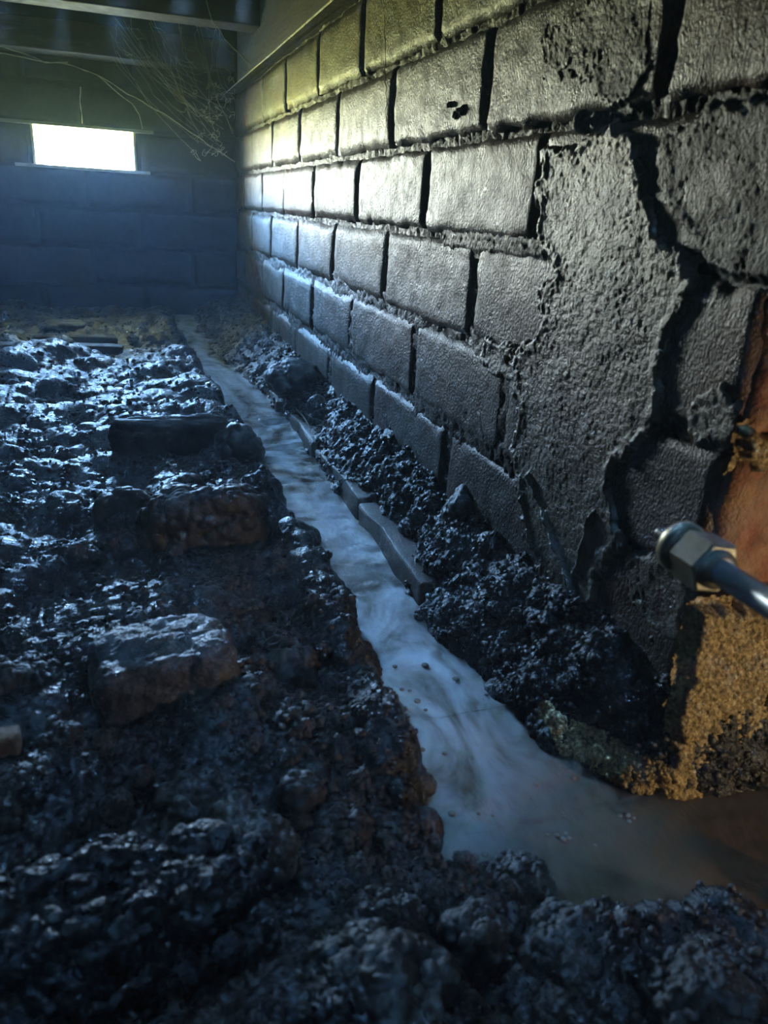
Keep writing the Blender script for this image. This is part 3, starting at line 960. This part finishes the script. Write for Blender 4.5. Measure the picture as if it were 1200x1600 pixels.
# sandy spill on the bank below the wall end
idx = np.where((TS == 1) & (TP[:, 0] > 0.262) & (TP[:, 0] < 0.312) & (TP[:, 1] > 0.30) & (TP[:, 1] < 0.385) & (TP[:, 2] > 0.024) & (TP[:, 2] < 0.048))[0]
if len(idx):
    pick = RNG.choice(idx, size=min(1500, len(idx)), replace=False)
    vs, fs = [], []
    for j, i in enumerate(pick):
        s_ = 0.0012 * (1 + 1.2 * RNG.random())
        vs.append(v0 * (1 + 0.25 * RNG.standard_normal((len(v0), 1))) * s_ + TP[i] + np.array([0, 0, 0.0008]))
        fs.append(f0 + j * len(v0))
    o = link('sand_grains', mesh('sand_grains', np.concatenate(vs), np.concatenate(fs)), SAND, floor)
    o['kind'] = 'stuff'

# ------------------------------------------------------------------ bubbles on the water
BUB = material('bubble_film', [(0.16, 0.14, 0.11), (0.22, 0.20, 0.16)], 80, (0.04, 0.08), spec=0.8)
v, f = ICO[4]
bub_me = mesh('bubble', v * np.array([1, 1, 0.5]), f)
bub_me.materials.append(BUB)
for px, py, r_ in ((664, 1040, 9), (712, 1062, 9), (617, 1042, 6), (628, 1078, 6), (640, 1080, 5), (652, 1096, 8), (596, 1110, 5), (665, 1110, 5), (660, 1172, 7), (650, 1170, 5), (695, 1178, 6),
                   (706, 1272, 9), (836, 1226, 9), (872, 1210, 7), (896, 1216, 7), (870, 1306, 7), (880, 1312, 8), (884, 1303, 5), (889, 1310, 6), (855, 1305, 5), (968, 1275, 7), (980, 1274, 8), (990, 1279, 5), (983, 1284, 6),
                   (930, 1322, 5), (742, 1340, 11), (757, 1336, 9), (748, 1272, 5), (760, 1086, 5), (735, 1128, 4), (1042, 1190, 10), (1025, 1185, 7), (1048, 1197, 6), (770, 1275, 4)):
    z_ = 0.022
    p_ = on_z(px, py, z_)
    dist = float((np.linalg.inv(M) @ (p_ - CAM))[2])
    o = link('bubble', bub_me, None, None, tuple(p_ + np.array([0, 0, 0.0004])))
    s_ = 0.65 * r_ / FPX * dist
    o.scale = (s_, s_, s_)
    tag(o, 'tiny round bubble floating on the murky water of the near pool', 'bubble', 'bubbles on the pool')

# ------------------------------------------------------------------ steel rod with hex coupling
A0 = at_depth(1030, 832, 0.345)
A1 = at_depth(1205, 945, 0.286)
ax = (A1 - A0) / np.linalg.norm(A1 - A0)
rod = link('spray_lance', None, None, None, tuple(A0))
tag(rod, 'steel rod with hexagonal brass coupling poking in from the right', 'lance')
up = np.cross(ax, np.cross((0, 0, 1.0), ax)); up /= np.linalg.norm(up)
sdv_ = np.cross(ax, up)


def lathe(prof, seg, phase=0.0):
    vs, fs = [], []
    for s_, r_ in prof:
        for j in range(seg):
            w = 2 * math.pi * j / seg + phase
            vs.append(ax * s_ + r_ * (math.cos(w) * up + math.sin(w) * sdv_))
    for i in range(len(prof) - 1):
        for j in range(seg):
            fs.append((i * seg + j, i * seg + (j + 1) % seg, (i + 1) * seg + (j + 1) % seg, (i + 1) * seg + j))
    return np.array(vs), np.array(fs)


thread = [(0, 0.0001), (0.0, 0.0026)]
for i in range(12):
    thread += [(0.0004 + i * 0.0016, 0.0026), (0.0011 + i * 0.0016, 0.0033)]
thread += [(0.021, 0.0026), (0.021, 0.0001)]
v, f = lathe(thread, 20)
link('threaded_tip', mesh('threaded_tip', v, f), STEEL, rod)['label'] = 'bright threaded steel tip'
v, f = lathe([(0.0125, 0.002), (0.0125, 0.0100), (0.0135, 0.0114), (0.0185, 0.0114), (0.0195, 0.0100), (0.0195, 0.002)], 32)
link('collar', mesh('collar', v, f), BRASS, rod)
v, f = lathe([(0.0195, 0.002), (0.0195, 0.0088), (0.0222, 0.0088), (0.0222, 0.002)], 28)
link('groove_ring', mesh('groove_ring', v, f), DARKWOOD, rod)
v, f = lathe([(0.0218, 0.002), (0.0218, 0.0110), (0.0226, 0.0122), (0.0366, 0.0122), (0.0376, 0.0110), (0.0376, 0.002)], 6, 0.35)
link('hex_nut', mesh('hex_nut', v, f, False), BRASS, rod)['label'] = 'brass hexagonal nut'
v, f = lathe([(0.0372, 0.002), (0.0372, 0.0088), (0.040, 0.0082), (0.0405, 0.0052), (0.0405, 0.002)], 28)
link('nut_shoulder', mesh('nut_shoulder', v, f), BRASS, rod)
v, f = lathe([(0.035, 0.0001), (0.035, 0.0054), (0.10, 0.0055), (0.62, 0.0056), (0.62, 0.0001)], 24)
link('rod', mesh('rod', v, f), STEEL, rod)

# ------------------------------------------------------------------ cobwebs, straws
def strand(pts, rad=0.0005, y=1.95, sag=0.0, n_=14):
    ps = np.array([on_y(px, py, yy_) for (px, py), yy_ in zip(pts, np.broadcast_to(y, (len(pts),)))])
    t = np.linspace(0, len(ps) - 1, n_)
    out = np.stack([np.interp(t, np.arange(len(ps)), ps[:, c]) for c in range(3)], 1)
    out += 0.002 * np.stack([vnoise(out * 40, 61), vnoise(out * 40, 62), vnoise(out * 40, 63)], 1)
    return tube(out, rad * (1 + 0.5 * vnoise(out * 160, 64)), 4)


def web(label, parts):
    v, f = join(parts)
    o = link('cobweb', mesh('cobweb', v, f), WEB)
    return tag(o, label, 'cobweb')


web('long dusty cobweb strand sagging above the bright vent', [
    strand([(-5, 82), (60, 95), (100, 100), (150, 115), (205, 150), (260, 180), (298, 207), (330, 228), (368, 252)], 0.0011, 1.93, n_=40),
    strand([(-5, 70), (40, 84), (70, 97), (105, 98)], 0.0009, 1.93, n_=16),
    strand([(150, 115), (175, 138), (205, 160), (219, 180), (222, 200)], 0.0008, 1.93, n_=16)])
web('fine single cobweb thread hanging from joist to bearer end', [strand([(322, -5), (332, 32), (352, 62), (372, 85), (392, 100)], 0.0007, [1.6, 1.6, 1.65, 1.7, 1.75], n_=24)])
web('thread of cobweb standing between vent lintel and brick above', [strand([(126, 135), (126, 165), (128, 194)], 0.0014, 2.08, n_=8)])
parts = []
v0w, f0w = ICO[2]
for i in range(46):
    a_ = (random.uniform(165, 352), random.uniform(8, 95))
    if random.random() < 0.55:
        b_ = (random.uniform(300, 366), random.uniform(130, 240))
    else:
        b_ = (a_[0] + random.uniform(10, 60), a_[1] + random.uniform(25, 90))
        b_ = (min(b_[0], 366), b_[1])
    n__ = 7
    pts = [(a_[0] + (b_[0] - a_[0]) * k / n__ + random.uniform(-2.5, 2.5) - 7 * math.sin(math.pi * k / n__), a_[1] + (b_[1] - a_[1]) * k / n__ + random.uniform(-2, 2) + 9 * math.sin(math.pi * k / n__)) for k in range(n__ + 1)]
    ya = random.uniform(1.80, 2.02)
    parts.append(strand(pts, random.uniform(0.00014, 0.00032), np.linspace(ya, ya + random.uniform(-0.05, 0.06), n__ + 1), n_=22))
for i in range(34):
    x_, y_ = random.uniform(296, 362), random.uniform(125, 240)
    pts = []
    for k in range(7):
        pts.append((min(x_, 366), y_))
        x_ += random.uniform(-9, 10); y_ += random.uniform(-9, 9)
    parts.append(strand(pts, random.uniform(0.00025, 0.0005), random.uniform(1.86, 2.0), n_=20))
web('tangled dusty cobweb filling the corner beside the wall end', parts)
pA, pB = on_wall(600, 20, D - 0.012), on_wall(604, 190, D - 0.006)
v, f = tube(np.linspace(pA, pB, 20) + 0.0008 * RNG.standard_normal((20, 3)), 0.0004, 4)
tag(link('cobweb', mesh('cobweb', v, f), WEB), 'cobweb thread hanging straight down the upper brick courses', 'cobweb')


def straw(label, a_, b_, r_, mat=STRAW):
    t = np.linspace(0, 1, 10)[:, None]
    pts = a_ + (b_ - a_) * t + np.array([0, 0, 0.003]) * np.sin(t * 3.1)
    v, f = tube(pts, np.linspace(r_, r_ * 0.5, 10), 5)
    tag(link('straw', mesh('straw', v, f), mat), label, 'straw')


straw('thin straw leaning on the wall beside the tall dark clod', on_wall(762, 865, D - 0.012), on_wall(788, 800, D - 0.002), 0.0005)
straw('short pale straw lying on the soil edge near the oval stone', on_z(463, 640, 0.062), on_z(482, 664, 0.060), 0.0016)

# ------------------------------------------------------------------ damp haze in the crawl space
bm = bmesh.new()
box_bm(bm, -1.71, 0.40, -0.66, 2.10, -0.04, 0.89)
haze = link('haze', bm_mesh('haze', bm))
HZ = bpy.data.materials.new('damp_haze')
HZ.use_nodes = True
hn, hl = HZ.node_tree.nodes, HZ.node_tree.links
hn.clear()
ho = hn.new('ShaderNodeOutputMaterial')
hv = hn.new('ShaderNodeVolumeScatter')
hv.inputs['Color'].default_value = (0.50, 0.74, 1.0, 1)
hv.inputs['Density'].default_value = 0.038
hv.inputs['Anisotropy'].default_value = 0.3
hl.new(hv.outputs[0], ho.inputs['Volume'])
haze.data.materials.append(HZ)
tag(haze, 'thin damp haze filling the crawl space', 'haze', kind='stuff')
